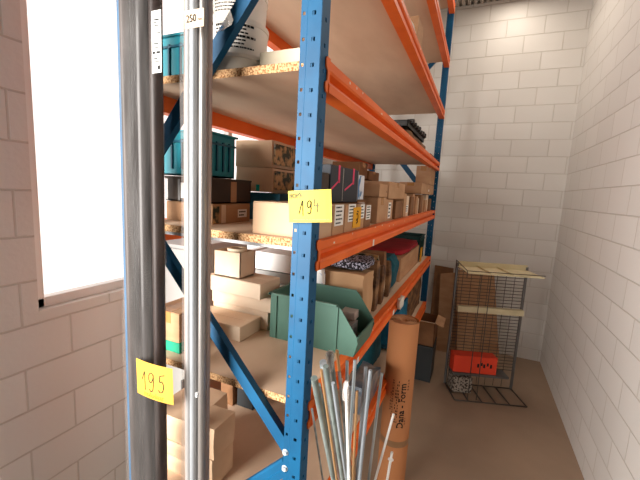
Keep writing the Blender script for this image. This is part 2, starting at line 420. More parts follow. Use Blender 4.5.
# galvanised shelf support under the middle board
for lv in (2, 1):
    z = LV[lv]
    mb = MB().prism([(0, 0, 0), (0, .03, 0), (0, .03, -.016), (0, .028, -.016), (0, .028, -.002), (0, .002, -.002), (0, .002, -.016), (0, 0, -.016)], (RX+.036, .07, z-.0195), (-.036, .07, z-.0195))
    obj('shelf_support', mb, 'steel', None, f'galvanised cross support under the {LVN[lv]} chipboard shelf near its open end', 'support bar')
# ---------------------------------------------------------------- cartons
def rotm(cx, cy, a): return Matrix.Translation((cx, cy, 0)) @ Matrix.Rotation(math.radians(a), 4, 'Z') @ Matrix.Translation((-cx, -cy, 0))
def carton(label, x0, x1, y0, y1, z0, h, m='card', rot=0, tape='y', name='carton', cat='carton', group=None, stickers=(), lid=True, bev=.0025, tapem='tape'):
    z1 = z0+h; R = rotm((x0+x1)/2, (y0+y1)/2, rot)
    ft = .0018
    o = obj(name, MB().box(x0, x1, y0, y1, z0, z1-ft, bev, R), m, None, label, cat, group)
    if lid:
        if tape == 'y':
            xm = (x0+x1)/2
            fl = [(x0+.001, xm-.0008, y0+.001, y1-.001), (xm+.0008, x1-.001, y0+.001, y1-.001)]
        else:
            ym = (y0+y1)/2
            fl = [(x0+.001, x1-.001, y0+.001, ym-.0008), (x0+.001, x1-.001, ym+.0008, y1-.001)]
        for a in fl: obj('flap', MB().box(*a, z1-ft, z1, 0, R), m, o)
        w = min(.022, .2*min(x1-x0, y1-y0)); k = min(.035, h*.3)
        mb = MB()
        if tape == 'y':
            mb.box(xm-w, xm+w, y0-.0004, y1+.0004, z1, z1+.0004, 0, R)
            for yy in (y0-.0006, y1): mb.box(xm-w, xm+w, yy, yy+.0006, z1-k, z1+.0004, 0, R)
        else:
            mb.box(x0-.0004, x1+.0004, ym-w, ym+w, z1, z1+.0004, 0, R)
            for xx in (x0-.0006, x1): mb.box(xx, xx+.0006, ym-w, ym+w, z1-k, z1+.0004, 0, R)
        if tape: obj('tape_strip', mb, tapem, o)
    for s in stickers:  # ('x'|'y', a0,a1, z0,z1, material, bars)
        side, a0, a1, b0, b1, mm = s[:6]; bars = s[6] if len(s) > 6 else 0
        if side == 'x': q = MB().box(x1, x1+.0007, a0, a1, b0, b1, 0, R)
        else: q = MB().box(a0, a1, y0-.0007, y0, b0, b1, 0, R)
        st = obj('sticker' if mm != 'label' else 'paper_label', q, mm, o)
        if bars:
            q = MB(); rr = random.Random(int(abs(a0)*1000)+3)
            nb = bars
            for i in range(nb):
                zc = b1-(b1-b0)*(i+.7)/(nb+.4); hh = (b1-b0)/nb*.17
                aa = a0+(a1-a0)*.12; ae = a0+(a1-a0)*rr.uniform(.55, .9)
                u = aa
                while u < ae:
                    ww = rr.uniform(.08, .2)*(a1-a0); ww = min(ww, ae-u+.001)
                    if side == 'x': q.box(x1+.0007, x1+.0011, u, u+ww*.8, zc-hh, zc+hh, 0, R)
                    else: q.box(u, u+ww*.8, y0-.0011, y0-.0007, zc-hh, zc+hh, 0, R)
                    u += ww
            obj('printed_lines', q, 'ink', st)
    return o
S2 = LV[2]
# row of labelled cartons at the aisle edge of the middle shelf
g = 'labelled cartons along the middle shelf edge'
carton('plain pale-ended carton beside the blue upright, first of the labelled row', -.190, -.010, .052, .142, S2, .081, 'cardmid', group=g, tape=None, name='labelled_carton',
       stickers=[('x', .075, .138, -.068, -.055, 'label', 1)])
carton('brown carton with a full white label, second of the row on the middle shelf', -.190, -.010, .147, .231, S2, .080, 'card', group=g, tape=None, name='labelled_carton',
       stickers=[('x', .158, .222, -.084, -.028, 'label', 5)])
carton('brown carton with the ochre card hanging on its front, third of the labelled row', -.190, -.010, .236, .337, S2, .080, 'card', group=g, tape=None, name='labelled_carton',
       stickers=[('x', .262, .325, -.079, -.028, 'label', 5)])
carton('brown carton with a white label right of the ochre card', -.190, -.010, .342, .421, S2, .079, 'card', group=g, tape=None, name='labelled_carton',
       stickers=[('x', .375, .418, -.075, -.030, 'label', 4)])
carton('brown carton with white label, last of the labelled row before the kraft stack', -.190, -.010, .426, .500, S2, .079, 'carddark', group=g, tape=None, name='labelled_carton',
       stickers=[('x', .440, .492, -.082, -.034, 'label', 5)])
# ochre card
oc = thing('ochre_card', 'ochre yellow lot card hanging over the third labelled carton', 'card', (-.006, .345, -.10))
obj('card_sheet', MB().box(-.0085, -.0078, .302, .378, -.1, -.038, 0, None), 'ochre', oc)
mb = stroke(MB(), smooth_pts([(-.008, .014), (.004, .012), (.006, -.001), (-.007, -.004), (.004, -.010), (-.007, -.014)]), .004)
stroke(mb, [(-.004, .022), (.006, .020)], .004)
mb.mod(frame_map((-.0077, .342, -.072), (0, 1, 0), (0, 0, 1), (1, 0, 0))); obj('handwriting', mb, 'ink', oc)
carton('dark brown carton on the labelled row, between the blue upright and the black cartons', -.118, -.062, .13, .232, S2+.0825, .082, 'browncrate', tape=None)
# black cartons with pink zigzag
g = 'black cartons with pink stripe'
def pinkbox(label, y0, y1):
    zb, zt = S2+.0825, .081
    o = obj('black_carton', MB().box(-.165, -.060, y0, y1, zb, zt, .003), 'blackcard', None, label, 'carton', g)
    w = y1-y0; h = zt-zb
    pts = [(w*.62, h*.97), (w*.62, h*.60), (w*.08, h*.36)]
    mb = MB(); stroke(mb, [pts[0], pts[1]], .015); stroke(mb, [pts[1], pts[2]], .006)
    mb.mod(frame_map((-.0599, y0, zb), (0, 1, 0), (0, 0, 1), (1, 0, 0))); obj('zigzag_print', mb, 'pink', o)
    obj('spine_strip', MB().box(-.060, -.0594, y1-.008, y1-.001, zb+.004, zt-.004), 'steel2', o)
pinkbox('black carton with pink zigzag stripe standing nearest the blue upright', .238, .343)
pinkbox('black carton with pink zigzag stripe beside the blue and white printed box', .347, .49)
carton('blue and white printed box standing behind the black cartons', -.21, -.072, .515, .60, S2+.09, .088, 'print', tape=None, name='printed_box', cat='box')
carton('carton with a tall white label under the blue and white printed box', -.21, -.064, .508, .60, S2, .088, 'carddark', tape=None, stickers=[('x', .52, .59, -.10, -.03, 'label', 5)])
# kraft stack
carton('light brown carton under another at the middle shelf edge, right of the labelled row', -.20, -.022, .63, .765, S2, .101, 'card', tape='x')
carton('light brown carton lying on top of the stack right of the black cartons', -.205, -.02, .625, .765, S2+.103, .05, 'card', rot=1, tape=None, stickers=[('x', .74, .744, .012, .018, 'ink')])
carton('tall carton with a white slip, right of the light brown stack', -.18, -.03, .79, .93, S2, .093, 'card', tape=None, stickers=[('x', .84, .89, -.10, -.03, 'label', 4)])
carton('brown carton standing between white-slip carton and the thin upright row', -.18, -.02, .95, 1.10, S2, .085, 'carddark', tape='y')
carton('wide brown carton on top of the white-slip carton', -.2, -.02, .80, 1.12, S2+.096, .072, 'card', rot=-1, tape='x')
carton('large dark brown carton at the back of the middle shelf, supporting two small ones', -.45, -.215, .84, 1.30, S2, .18, 'carddark', tape='x')
carton('dark brown small carton on the back stack, nearer one', -.33, -.19, .90, 1.02, S2+.182, .075, 'carddark', tape='x')
carton('dark brown small carton on the back stack, farther and lower one', -.30, -.19, 1.05, 1.25, S2+.182, .045, 'carddark', tape='x')
g = 'thin cartons in the far row at the middle shelf edge'
y = 1.14
for i in range(11):
    w = random.choice([.07, .09, .10, .12])
    if y+w > 2.36: break
    hh = random.uniform(.085, .115) if i % 3 else .125
    m_ = ['card', 'cardlight', 'carddark', 'card'][i % 4]
    st = [('x', y+.02, y+w-.02, S2+.02, S2+.06, 'label', 3)] if i == 1 else []
    carton('small brown carton in the far row along the middle shelf edge', -.15, -.02-.01*(i % 2), y, y+w, S2, hh, m_, tape=None, lid=False, name='small_carton', group=g, stickers=st)
    y += w+.008
carton('greyish wire-strapped carton behind the far small cartons', -.38, -.17, 1.32, 1.75, S2, .16, 'carddark', tape='x')
carton('dark carton in the far stack, below the topmost one', -.36, -.17, 1.80, 2.38, S2, .20, 'carddark', tape='y')
carton('brown carton sitting at the end of the middle shelf under a single top carton', -.165, -.02, 1.70, 2.38, S2+.128, .072, 'card', tape='y', stickers=[('x', 2.05, 2.09, .04, .055, 'label')])
carton('single brown carton at the top of the far stack, close under the beam', -.125, -.02, 2.08, 2.38, S2+.203, .135, 'card', tape='y')
# left end of the middle shelf
o = carton('brown box with a pink label at the left end of the middle shelf', -.565, -.382, .125, .312, S2, .060, 'card', tape=None,
    stickers=[('x', .245, .293, -.094, -.068, 'label', 2), ('x', .128, .155, -.106, -.056, 'wraps'), ('x', .165, .185, -.107, -.052, 'cardlight')])
def tray(label, x0, x1, y0, y1, z0, h, m, wall=.004, name='tray', cat='tray', taper=0, lip=.006, extras=None, rot=0):
    R = rotm((x0+x1)/2, (y0+y1)/2, rot)
    mb = MB(); mb.box(x0, x1, y0, y1, z0, z0+wall, 0, R)
    mb.box(x0, x0+wall, y0, y1, z0, z0+h, 0, R); mb.box(x1-wall, x1, y0, y1, z0, z0+h, 0, R)
    mb.box(x0, x1, y0, y0+wall, z0, z0+h, 0, R); mb.box(x0, x1, y1-wall, y1, z0, z0+h, 0, R)
    o = obj(name, mb, m, None, label, cat)
    q = MB()
    for a in ((x0-lip, x0+wall, y0-lip, y1+lip), (x1-wall, x1+lip, y0-lip, y1+lip), (x0-lip, x1+lip, y0-lip, y0+wall), (x0-lip, x1+lip, y1-wall, y1+lip)):
        q.box(*a, z0+h, z0+h+.006, .001, R)
    obj('rim', q, m, o)
    return o
tb = tray('dark brown-black box with an orange tape band on the pink-label box', -.565, -.385, .122, .318, S2+.0615, .069, 'browncrate', name='dark_box', cat='box', lip=.002)
obj('tape_band', MB().box(-.3852, -.3842, .212, .240, S2+.064, S2+.128), 'card', tb)
obj('paper_label', MB().box(-.500, -.474, .1205, .1220, S2+.072, S2+.118), 'label', tb)
obj('grey_edge', MB().box(-.512, -.504, .1205, .1220, S2+.064, S2+.128), 'steel2', tb)
obj('grey_edge', MB().box(-.563, -.553, .1205, .1220, S2+.064, S2+.128), 'steel2', tb)
def crate(label, x0, x1, y0, y1, z0, h, m, rimm, group=None):
    R = None
    o = tray(label, x0, x1, y0, y1, z0, h, m, .005, 'crate', 'crate', lip=.008)
    q = MB()
    for k in range(1, 4):
        xx = x0+(x1-x0)*k/4
        q.box(xx-.003, xx+.003, y0-.005, y0, z0+.02, z0+h-.02)
    for k in range(1, 5):
        yy = y0+(y1-y0)*k/5
        q.box(x1, x1+.005, yy-.003, yy+.003, z0+.02, z0+h-.02)
    q.box(x0-.006, x1+.006, y0-.006, y0, z0+h-.03, z0+h-.024)
    q.box(x1, x1+.006, y0-.006, y1, z0+h-.03, z0+h-.024)
    obj('rib', q, rimm, o)
    return o
crate('teal plastic crate standing on the dark brown-black box, middle shelf', -.580, -.422, .128, .275, S2+.139, .128, 'teal', 'tealdark')
# kraft stack behind
carton('closed dark teal box at the bottom of the kraft stack, left on the middle shelf', -.485, -.300, .37, .54, S2, .098, 'tealdark', tape=None, name='storage_box', cat='box', lid=False)
def parcel(label, x0, x1, y0, y1, z0, h, m='kraft', seed=1, amp=.004, name='parcel', cat='parcel', group=None, side=None, marks=None):
    o = obj(name, MB().lumpy(x0, x1, y0, y1, z0, z0+h, amp, 7, seed), m, None, label, cat, group)
    if side:
        obj('printed_side', MB().box(x1-.001, x1+.003, y0+.012, y1-.012, z0+.01, z0+h-.01), side, o)
    for (a0, a1, b0, b1, mm) in (marks or []):
        obj('tape_piece', MB().box(a0, a1, y0-.0045, y0-.001, b0, b1), mm, o)
    return o
parcel('kraft parcel with three teal tape pieces, second on the left stack', -.487, -.322, .355, .53, S2+.100, .084, 'kraftpale', 3, .003, side='wraps',
       marks=[(-.474, -.467, -.004, .020, 'tealtape'), (-.440, -.431, -.006, .018, 'tealtape'), (-.386, -.374, -.006, .016, 'tealtape')])
parcel('kraft parcel lying on top of the teal-taped parcel', -.489, -.327, .355, .53, S2+.186, .090, 'kraftpale', 5, .003, side='wraps')
parcel('kraft parcel with printed wrap behind the teal-taped parcel', -.46, -.31, .56, .68, S2, .255, 'kraft', 8, .004, side='wraps')
parcel('white-wrapped bundle seen over the black cartons', -.42, -.24, .66+.25, 1.15+.25-.05, S2+.182+.0, .0001+.05, 'white', 9, .003) if False else None
# ---------------------------------------------------------------- lower shelf L1
S1 = LV[1]
carton('long flat box lying nearest on the second lowest shelf, bottom left', -.58, -.348, .224, .345, S1, .050, 'cardlight', tape=None)
carton('bottom box of the leaning stack behind the long flat one', -.57, -.322, .352, .48, S1, .068, 'cardlight', tape=None)
carton('second box up in the stack left of the green bin', -.57, -.300, .345, .46, S1+.070, .055, 'cardlight', tape=None, stickers=[('y', -.41, -.40, S1+.114, S1+.12, 'ink')])
carton('wide shallow box, third up in the stack left of the green bin', -.56, -.322, .305, .43, S1+.127, .056, 'cardlight', rot=-2, tape=None)
def openbox(label, x0, x1, y0, y1, z0, h, m, name='open_carton', wall=.003):
    mb = MB(); mb.box(x0, x1, y0, y1, z0, z0+wall)
    mb.box(x0, x0+wall, y0, y1, z0, z0+h); mb.box(x1-wall, x1, y0, y1, z0, z0+h)
    mb.box(x0, x1, y0, y0+wall, z0, z0+h); mb.box(x0, x1, y1-wall, y1, z0, z0+h)
    return obj(name, mb, m, None, label, 'carton')
openbox('small open carton on top of the stack left of the green bin', -.535, -.418, .312, .40, S1+.186, .092, 'cardlight')
q = MB().lathe(-.465, .357, [(.022, S1+.192), (.036, S1+.192), (.036, S1+.288), (.022, S1+.288)], 28, True)
obj('tape_roll', q, 'cream', None, 'pale roll of tape inside the small open carton', 'tape roll')
lb = carton('carton with a green band round its base at the left end of the shelf', -.565, -.452, .065, .20, S1, .125, 'card', tape='y')
obj('green_band', MB().box(-.567, -.450, .063, .202, S1+.002, S1+.034), 'greenband', lb)
# white and grey flat goods behind
for i, (z, h, m_, lb_) in enumerate([(0, .10, 'white', 'white flat pack at the bottom of the pile behind the small open carton'), (.102, .05, 'greymetal', 'grey flat pack in the middle of the pile behind the small open carton'), (.154, .08, 'white', 'white flat pack with top open space, behind the small open carton')]):
    carton(lb_, -.55, -.35, .60, .86, S1+z, h, m_, tape=None, lid=False, name='flat_pack', cat='box')
# green stacking bins
def stack_bin(label, y0, y1, xb, xf, z0, h, m):
    t = thing('stacking_bin', label, 'storage bin', ((xb+xf)/2, (y0+y1)/2, z0))
    w = .0035
    side = [(xb, z0), (xf-.012, z0), (xf, z0+h*.30), (xf-.005, z0+h*.42), (xf-.062, z0+h*.93), (xf-.075, z0+h), (xb, z0+h)]
    for yy in (y0, y1-w):
        mb = MB().prism([(a, 0, b) for a, b in side], (0, yy, 0), (0, yy+w, 0)); obj('side_wall', mb, m, t)
    obj('back_wall', MB().box(xb, xb+w, y0+w, y1-w, z0, z0+h), m, t)
    obj('base', MB().box(xb+w, xf-.012, y0+w, y1-w, z0, z0+w), m, t)
    mb = MB().prism([(xf-.014, 0, z0+.001), (xf-.012+.001, 0, z0), (xf, 0, z0+h*.42), (xf-.005, 0, z0+h*.42)], (0, y0+w, 0), (0, y1-w, 0)); obj('front_lip', mb, m, t)
    q = MB()
    rim = [(xb-.003, z0+h-.004), (xf-.075, z0+h-.004)]
    for yy in (y0-.006, y1-.004):
        q.box(xb-.004, xf-.075, yy, yy+.010, z0+h-.006, z0+h+.002, .001)
    q.box(xb-.006, xb+.006, y0-.006, y1+.006, z0+h-.006, z0+h+.002, .001)
    obj('rim', q, m, t)
    for xx in (xb+.022, xf-.074):
        for yy, d in ((y0, -.005), (y1, .005)): obj('rib', MB().box(xx, xx+.005, min(yy, yy+d), max(yy, yy+d), z0+.003, z0+h-.005, .001), m, t)
    return t
stack_bin('large open-fronted green stacking bin on the second lowest shelf', .312, .505, -.288, .030, S1, .158, 'green')
parcel('grey plastic-wrapped part lying in the green bin', -.10, -.012, .35, .46, S1+.005, .065, 'steel2', 12, .006, name='wrapped_part', cat='part')
parcel('pinkish grey block standing in the front of the green bin', -.075, -.02, .43, .485, S1+.071, .028, 'steel4', 14, .004, name='wrapped_part', cat='part')
obj('white_bag', MB().lumpy(-.14, -.06, .22, .30, S1+.0, S1+.225, .012, 8, 3, .8, 18), 'whitebag', None, 'crumpled white and blue bag behind the upright, left of the bin mouth', 'bag') if False else None
obj('plastic_bag', MB().lumpy(-.20, -.10, .52, .60, S1+.17, S1+.255, .012, 8, 3, .8, 18), 'whitebag', None, 'small crumpled white and blue plastic bag behind the blue upright', 'bag') if False else None
# bags and fabric behind the bin
parcel('open-topped kraft paper sack behind the green bin', -.33, -.03, .565, .71, S1, .20, 'kraft', 21, .01, name='paper_sack', cat='sack')
obj('folded_fabric', MB().lumpy(-.31, -.04, .59, .75, S1+.212, S1+.248, .008, 8, 5, .5, 16), 'pattern', None, 'folded black and white flecked fabric on top of the kraft sack', 'fabric')
obj('plastic_bag', MB().lumpy(-.255, -.185, .515, .556, S1, S1+.212, .005, 8, 3, .8, 18), 'whitebag', None, 'crumpled white and blue plastic bag standing behind the green bin by the upright', 'bag')
# upright papers and sleeves
g = 'brown paper sleeves standing between sack and tan box'
y = .765
for i in range(7):
    w = random.uniform(.022, .045); m_ = ['brownjunk', 'card', 'wraps', 'brownjunk', 'carddark', 'cream', 'brownjunk'][i]
    obj('paper_sleeve', MB().lumpy(-.30, -.035-.01*(i % 3), y, y+w, S1, S1+random.uniform(.17, .24), .004, 6, i+30, .2), m_, None,
        ['crumpled brown sleeve next to the kraft sack', 'plain card sleeve, second behind the kraft sack', 'green-flecked printed sleeve among the brown papers', 'brown sleeve behind the printed one',
         'dark cardboard sleeve in the middle of the papers', 'thin cream sleeve among the brown papers', 'last brown sleeve before the teal cloth roll'][i], 'sleeve', g)
    y += w+.006
obj('cloth_roll', MB().lumpy(-.22, -.04, 1.065, 1.28, S1, S1+.185, .01, 8, 7, 1.2), 'tealcloth', None, 'dark teal rolled cloth at the shelf edge before the tan box', 'cloth')
carton('tan box under the red cloth at the far end of the second lowest shelf', -.36, -.05, 1.36, 2.05, S1, .14, 'card', tape=None)
obj('cloth', MB().lumpy(-.34, -.05, 1.42, 2.1, S1+.143, S1+.175, .006, 8, 9, .6), 'red', None, 'dark red cloth spread over the tan box', 'cloth')
crate('dark green crate at the far end of the second lowest shelf', -.40, -.06, 2.14, 2.40, S1, .185, 'darkgreen', 'darkgreen')
obj('cloth', MB().lumpy(-.46, -.38, 1.3, 1.75, S1, S1+.2, .01, 8, 19, .6), 'red', None, 'red folded bundle left of the tan box', 'cloth')
obj('yellow_strip', MB().box(-.045, -.038, 2.10, 2.16, S1, S1+.11), 'ochre', None, 'ochre strip standing between the tan box and the green crate', 'strip')
# paper knot on the beam
p = MB().lumpy(-.002+.012, .03, 1.02, 1.10, S1-.055, S1-.005, .008, 5, 4, .5, 30)
obj('paper_tag', p, 'paper', None, 'crumpled white paper tag tied to the orange beam above the brown roll', 'tag')
# ---------------------------------------------------------------- L0
S0 = LV[0]
for i, (a, b) in enumerate([(0, .066), (.067, .068), (.136, .066)]):
    pass
g = 'kraft parcels stacked at the left of the lowest shelf'
for i, lb_ in enumerate(['kraft parcel at the bottom of the left stack on the lowest shelf', 'kraft parcel second from the top of the left stack on the lowest shelf', 'large kraft parcel topping the left stack on the lowest shelf']):
    h = [.05, .052, .085][i]; z = S0+[0, .052, .106][i]
    parcel(lb_, -.57, -.414+(.01 if i == 2 else 0), .055, .25, z, h, 'kraftpale', 40+i, .003)
for i, lb_ in enumerate(['kraft parcel under the broad one in the middle of the lowest shelf', 'broad kraft parcel on top in the middle of the lowest shelf']):
    parcel(lb_, -.402, -.312+(.0 if i else -.004), .058, .165, S0+[0, .1005][i], .099, 'kraftpale', 50+i, .003)
parcel('dark brown wrapped parcel at the back of the lowest shelf', -.59, -.525, .42, .60, S0, .10, 'carddark', 60, .004)
parcel('dark brown wrapped parcel lying on another at the back of the lowest shelf', -.59, -.53, .42, .58, S0+.103, .08, 'carddark', 61, .004)
carton('dark grey plastic box at the back of the lowest shelf', -.515, -.435, .44, .62, S0, .125, 'darkbox', tape=None, name='plastic_box', cat='box', lid=False)
parcel('clear bag of grey parts hanging at the lowest shelf edge behind the rods', -.10, -.01, .62, .86, S0, .12, 'bag', 71, .012, name='parts_bag', cat='bag')
obj('cloth', MB().lumpy(-.2, -.03, 1.25, 1.75, S0, S0+.22, .012, 8, 23, .8), 'bluecloth', None, 'blue cloth bundle on the lowest shelf behind the brown roll', 'cloth')
obj('cloth', MB().lumpy(-.3, -.08, .92, 1.2, S0, S0+.2, .012, 8, 24, .8), 'tealcloth', None, 'dark teal cloth on the lowest shelf behind the brown roll', 'cloth')
parcel('brown wrapped goods at the far end of the lowest shelf', -.3, -.04, 1.8, 2.36, S0, .27, 'brownjunk', 80, .012, name='wrapped_goods')
# ---------------------------------------------------------------- L3
S3 = LV[3]
crate('bright teal lidded crate at the left end of the fourth shelf', -.595, -.42, .13, .33, S3, .145, 'teal', 'tealdark')
def bucket(label, cx, cy, z0, r, h, m='bucket', txt=True):
    o = obj('bucket', MB().lathe(cx, cy, [(0.0, z0), (r*.92, z0), (r*.94, z0+.004), (r*.985, z0+h-.012), (r*1.015, z0+h-.012), (r*1.02, z0+h-.002), (r*1.01, z0+h), (r*.9, z0+h), (r*.88, z0+h-.004), (0, z0+h-.004)], 48), m, None, label, 'bucket', 'stacked white buckets')
    if txt:
        q = MB(); rr = random.Random(int(z0*1000))
        for i in range(7):
            zc = z0+h*(.80-.10*i); a = math.radians(-100)
            end = math.radians(-84+rr.uniform(36, 62)); first = True
            hh = h*.022*(1.5 if i in (0, 3) else 1)
            while a < end:
                da = math.radians(rr.uniform(3, 9)); n = 4
                for j in range(n):
                    a0 = a+da*.82*j/n; a1 = a+da*.82*(j+1)/n
                    rad = r*(.94+.045*(zc-z0)/h)+.0010
                    vs = [(cx+rad*math.cos(t), cy+rad*math.sin(t), zz) for zz in (zc-hh, zc+hh) for t in (a0, a1)]
                    q.poly(vs, [(0, 1, 3, 2)])
                a += da
        lab = obj('printed_lines', q, 'ink', o)
    return o
bucket('white printed bucket, upper of the stacked pair on the fourth shelf', -.303, .125, S3+.134, .077, .076)
bucket('white printed bucket, lower of the pair, standing on a plain tub', -.298, .125, S3+.047, .077, .085)
obj('tub', MB().lathe(-.292, .125, [(0, S3), (.074, S3), (.083, S3+.036), (.086, S3+.036), (.086, S3+.045), (0, S3+.045)], 40), 'bucketbase', None, 'plain whitish tub under the two printed buckets', 'tub')
tray('low dark teal tray right of the white buckets', -.215, -.075, .085, .27, S3, .014, 'tealdark')
carton('white flat box on the dark teal tray near the upright', -.208, -.080, .09, .24, S3+.0205, .036, 'cream', tape=None, lid=False, name='flat_box', cat='box')
# far tray with sacks
def sack(label, x0, x1, y0, y1, z0, h, seed, m='kraft'):
    obj('sack', MB().lumpy(x0, x1, y0, y1, z0, z0+h, .012, 8, seed, 1.0), m, None, label, 'sack')
sack('grey-brown sack under the black tray at the far end of the fourth shelf', -.28, -.05, 1.25, 2.05, S3, .080, 91, 'brownjunk')
t = tray('black ragged-edged plastic tray on the sack, far on the fourth shelf', -.26, -.07, 1.32, 1.95, S3+.097, .028, 'black')
for k in range(8):
    yy = 1.32+.08*k; obj('edge_tab', MB().box(-.075, -.05, yy, yy+.03, S3+.122, S3+.124+random.uniform(.010, .028), .003), 'black', t)
carton('low brown carton beside the sack on the fourth shelf', -.20, -.03, 2.08, 2.28, S3, .04, 'carddark', tape=None, lid=False)
# ---------------------------------------------------------------- L4 / L5
S4 = LV[4]
parcel('crumpled pale paper bundle on the fifth shelf edge, nearer one', -.09, -.008, .60, .80, S4, .03, 'paper', 101, .008, name='paper_bundle', cat='paper')
parcel('crumpled pale paper bundle on the fifth shelf edge, middle one', -.09, -.008, .86, 1.04, S4, .035, 'paper', 102, .008, name='paper_bundle', cat='paper')
parcel('brown wrapped goods on the fifth shelf edge, farthest one', -.10, -.008, 1.30, 2.0, S4, .03, 'brownjunk', 103, .008, name='paper_bundle', cat='paper')
carton('small orange-brown carton standing on the fifth shelf edge', -.075, -.015, 1.09, 1.24, S4, .135, 'card', tape=None)
S5 = LV[5]
parcel('dark brown parcel on the topmost visible shelf', -.08, -.008, 1.45, 1.75, S5, .06, 'carddark', 104, .006)
# ---------------------------------------------------------------- lot cards
def card(label, c, u, v, w, h, m, digits, brand, foot, wide=1):
    c, u, v = Vector(c), Vector(u).normalized(), Vector(v).normalized(); n = u.cross(v).normalized(); v = n.cross(u)
    t = thing('lot_card', label, 'card', tuple(c-v*h/2))
    mp = frame_map(c, u, v, n)
    mb = MB()
    # thin paper with a soft bend
    nx, ny = 8, 1; g_ = []
    for i in range(nx+1):
        x_ = -w/2+w*i/nx; z_ = -.0016*(abs(x_)/(w/2))**2*3
        g_.append(z_)
    for i in range(nx):
        xa, xb = -w/2+w*i/nx, -w/2+w*(i+1)/nx
        vs = [(xa, -h/2, g_[i]), (xb, -h/2, g_[i+1]), (xb, h/2, g_[i+1]), (xa, h/2, g_[i])]
        vs += [(a, b, cc-.0004) for a, b, cc in vs]
        mb.poly(vs, [(0, 1, 2, 3), (7, 6, 5, 4), (0, 4, 5, 1), (2, 6, 7, 3)])
    mb.mod(mp); obj('card_sheet', mb, m, t)
    D = {'1': [[(-.35, .05), (-.05, .5), (0, .5), (.0, -.5)]], '1s': [[(-.5, -.35), (-.05, .5), (0, .5), (.0, -.5)]],
         '9': [smooth_pts([(.25, .40), (.05, .5), (-.22, .35), (-.22, .05), (0, -.02), (.22, .2), (.28, .42), (.26, 0), (.18, -.38), (-.02, -.52), (-.22, -.42)])],
         '4': [[(-.28, .5), (-.36, .0), (.30, -.02)], [(.12, .22), (.05, -.5)]],
         '5': [[(.38, .5), (-.08, .42)], smooth_pts([(-.08, .42), (-.12, .08), (.12, .12), (.28, -.12), (.15, -.42), (-.10, -.5), (-.28, -.40)])]}
    for ch, dx, dy, sc, mm in digits:
        q = MB()
        for st in D[ch]:
            stroke(q, [(dx+a*sc*.62, dy+b*sc) for a, b in st], .0021)
        q.mod(lambda cc: Vector((cc.x, cc.y, cc.z-.0048*(cc.x/(w/2))**2+.0003))); q.mod(mp); obj('handwritten_digit', q, mm, t)
    if brand:
        q = text_bm('BOPA', .0135, .0002, .02); q.mod(lambda cc: Vector((cc.x-w*.30, cc.y+h*.33, cc.z-.0006))); q.mod(mp); obj('printed_word', q, 'inksoft', t)
        q = MB(); stroke(q, [(-w*.20, h*.40), (-w*.13, h*.27)], .0012, .0003); stroke(q, [(-w*.225, h*.385), (-w*.19, h*.43)], .0028, .0003); q.mod(lambda cc: Vector((cc.x, cc.y, cc.z-.0010))); q.mod(mp); obj('gavel_mark', q, 'inksoft', t)
        q = MB(); xx = -w*.38; rr = random.Random(4)
        while xx < w*.40:
            ww = rr.uniform(.003, .008); stroke(q, [(xx, -h*.41), (xx+ww*.7, -h*.41)], .0011, .0002); xx += ww
        q.mod(lambda cc: Vector((cc.x, cc.y, cc.z-.0048*(cc.x/(w/2))**2+.0002))); q.mod(mp); obj('printed_lines', q, 'inkpale', t)
    if foot:
        q = text_bm(foot, .0185, .0002, .015); q.mod(lambda cc: Vector((cc.x, cc.y-h*.40, cc.z-.0048*(cc.x/(w/2))**2+.0004))); q.mod(mp); obj('printed_word', q, 'inkbrown', t)
    return t
card('yellow lot card numbered 194 stuck on the blue rack upright', (-.004, -.012, -.0280), (.100, 0, .0085), (.010, 0, .100), .102, .0685, 'yellow',
     [('1s', -.014, -.004, .031, 'inkmid'), ('9', .0015, -.002, .027, 'inkmid'), ('4', .0185, .001, .026, 'inksoft')], True, None)
# ---------------------------------------------------------------- foreground tube bundles
YT = -.06
def vtube(mb, x, y, r, z0=FL, z1=1.62, n=14, wob=0): mb.tube([(x+wob*math.sin(k*1.3), y, z0+(z1-z0)*k/8) for k in range(9)], r, n); return mb
tb1 = thing('conduit_bundle', 'bundle of black conduit in clear film, left foreground, bearing card 195', 'tube bundle', (-.41, YT, FL))
obj('conduit', vtube(MB(), -.432, YT, .0200), 'conduit', tb1)
obj('conduit', vtube(MB(), -.474, YT+.006, .019), 'conduit', tb1)
obj('conduit', vtube(MB(), -.3955, YT+.004, .0150, wob=.0004), 'conduit2', tb1)
obj('conduit', vtube(MB(), -.453, YT-.031, .0110), 'conduit2', tb1)
q = MB()
NS = 44; ring = []
for j in range(60):
    z = FL+.05+(3.1)*j/59
    r_ = []
    for k in range(NS):
        a = 2*math.pi*k/NS
        ax, ay = .063, .040
        w = 1+.035*math.sin(3*a+z*6)+.02*math.sin(7*a-z*15)
        r_.append(q.bm.verts.new((-.436+ax*w*math.cos(a), YT-.008+ay*w*math.sin(a), z)))
    ring.append(r_)
for a, b in zip(ring, ring[1:]):
    for k in range(NS):
        f = q.bm.faces.new([a[k], a[(k+1) % NS], b[(k+1) % NS], b[k]]); f.smooth = True
obj('clear_film', q, 'film', tb1)
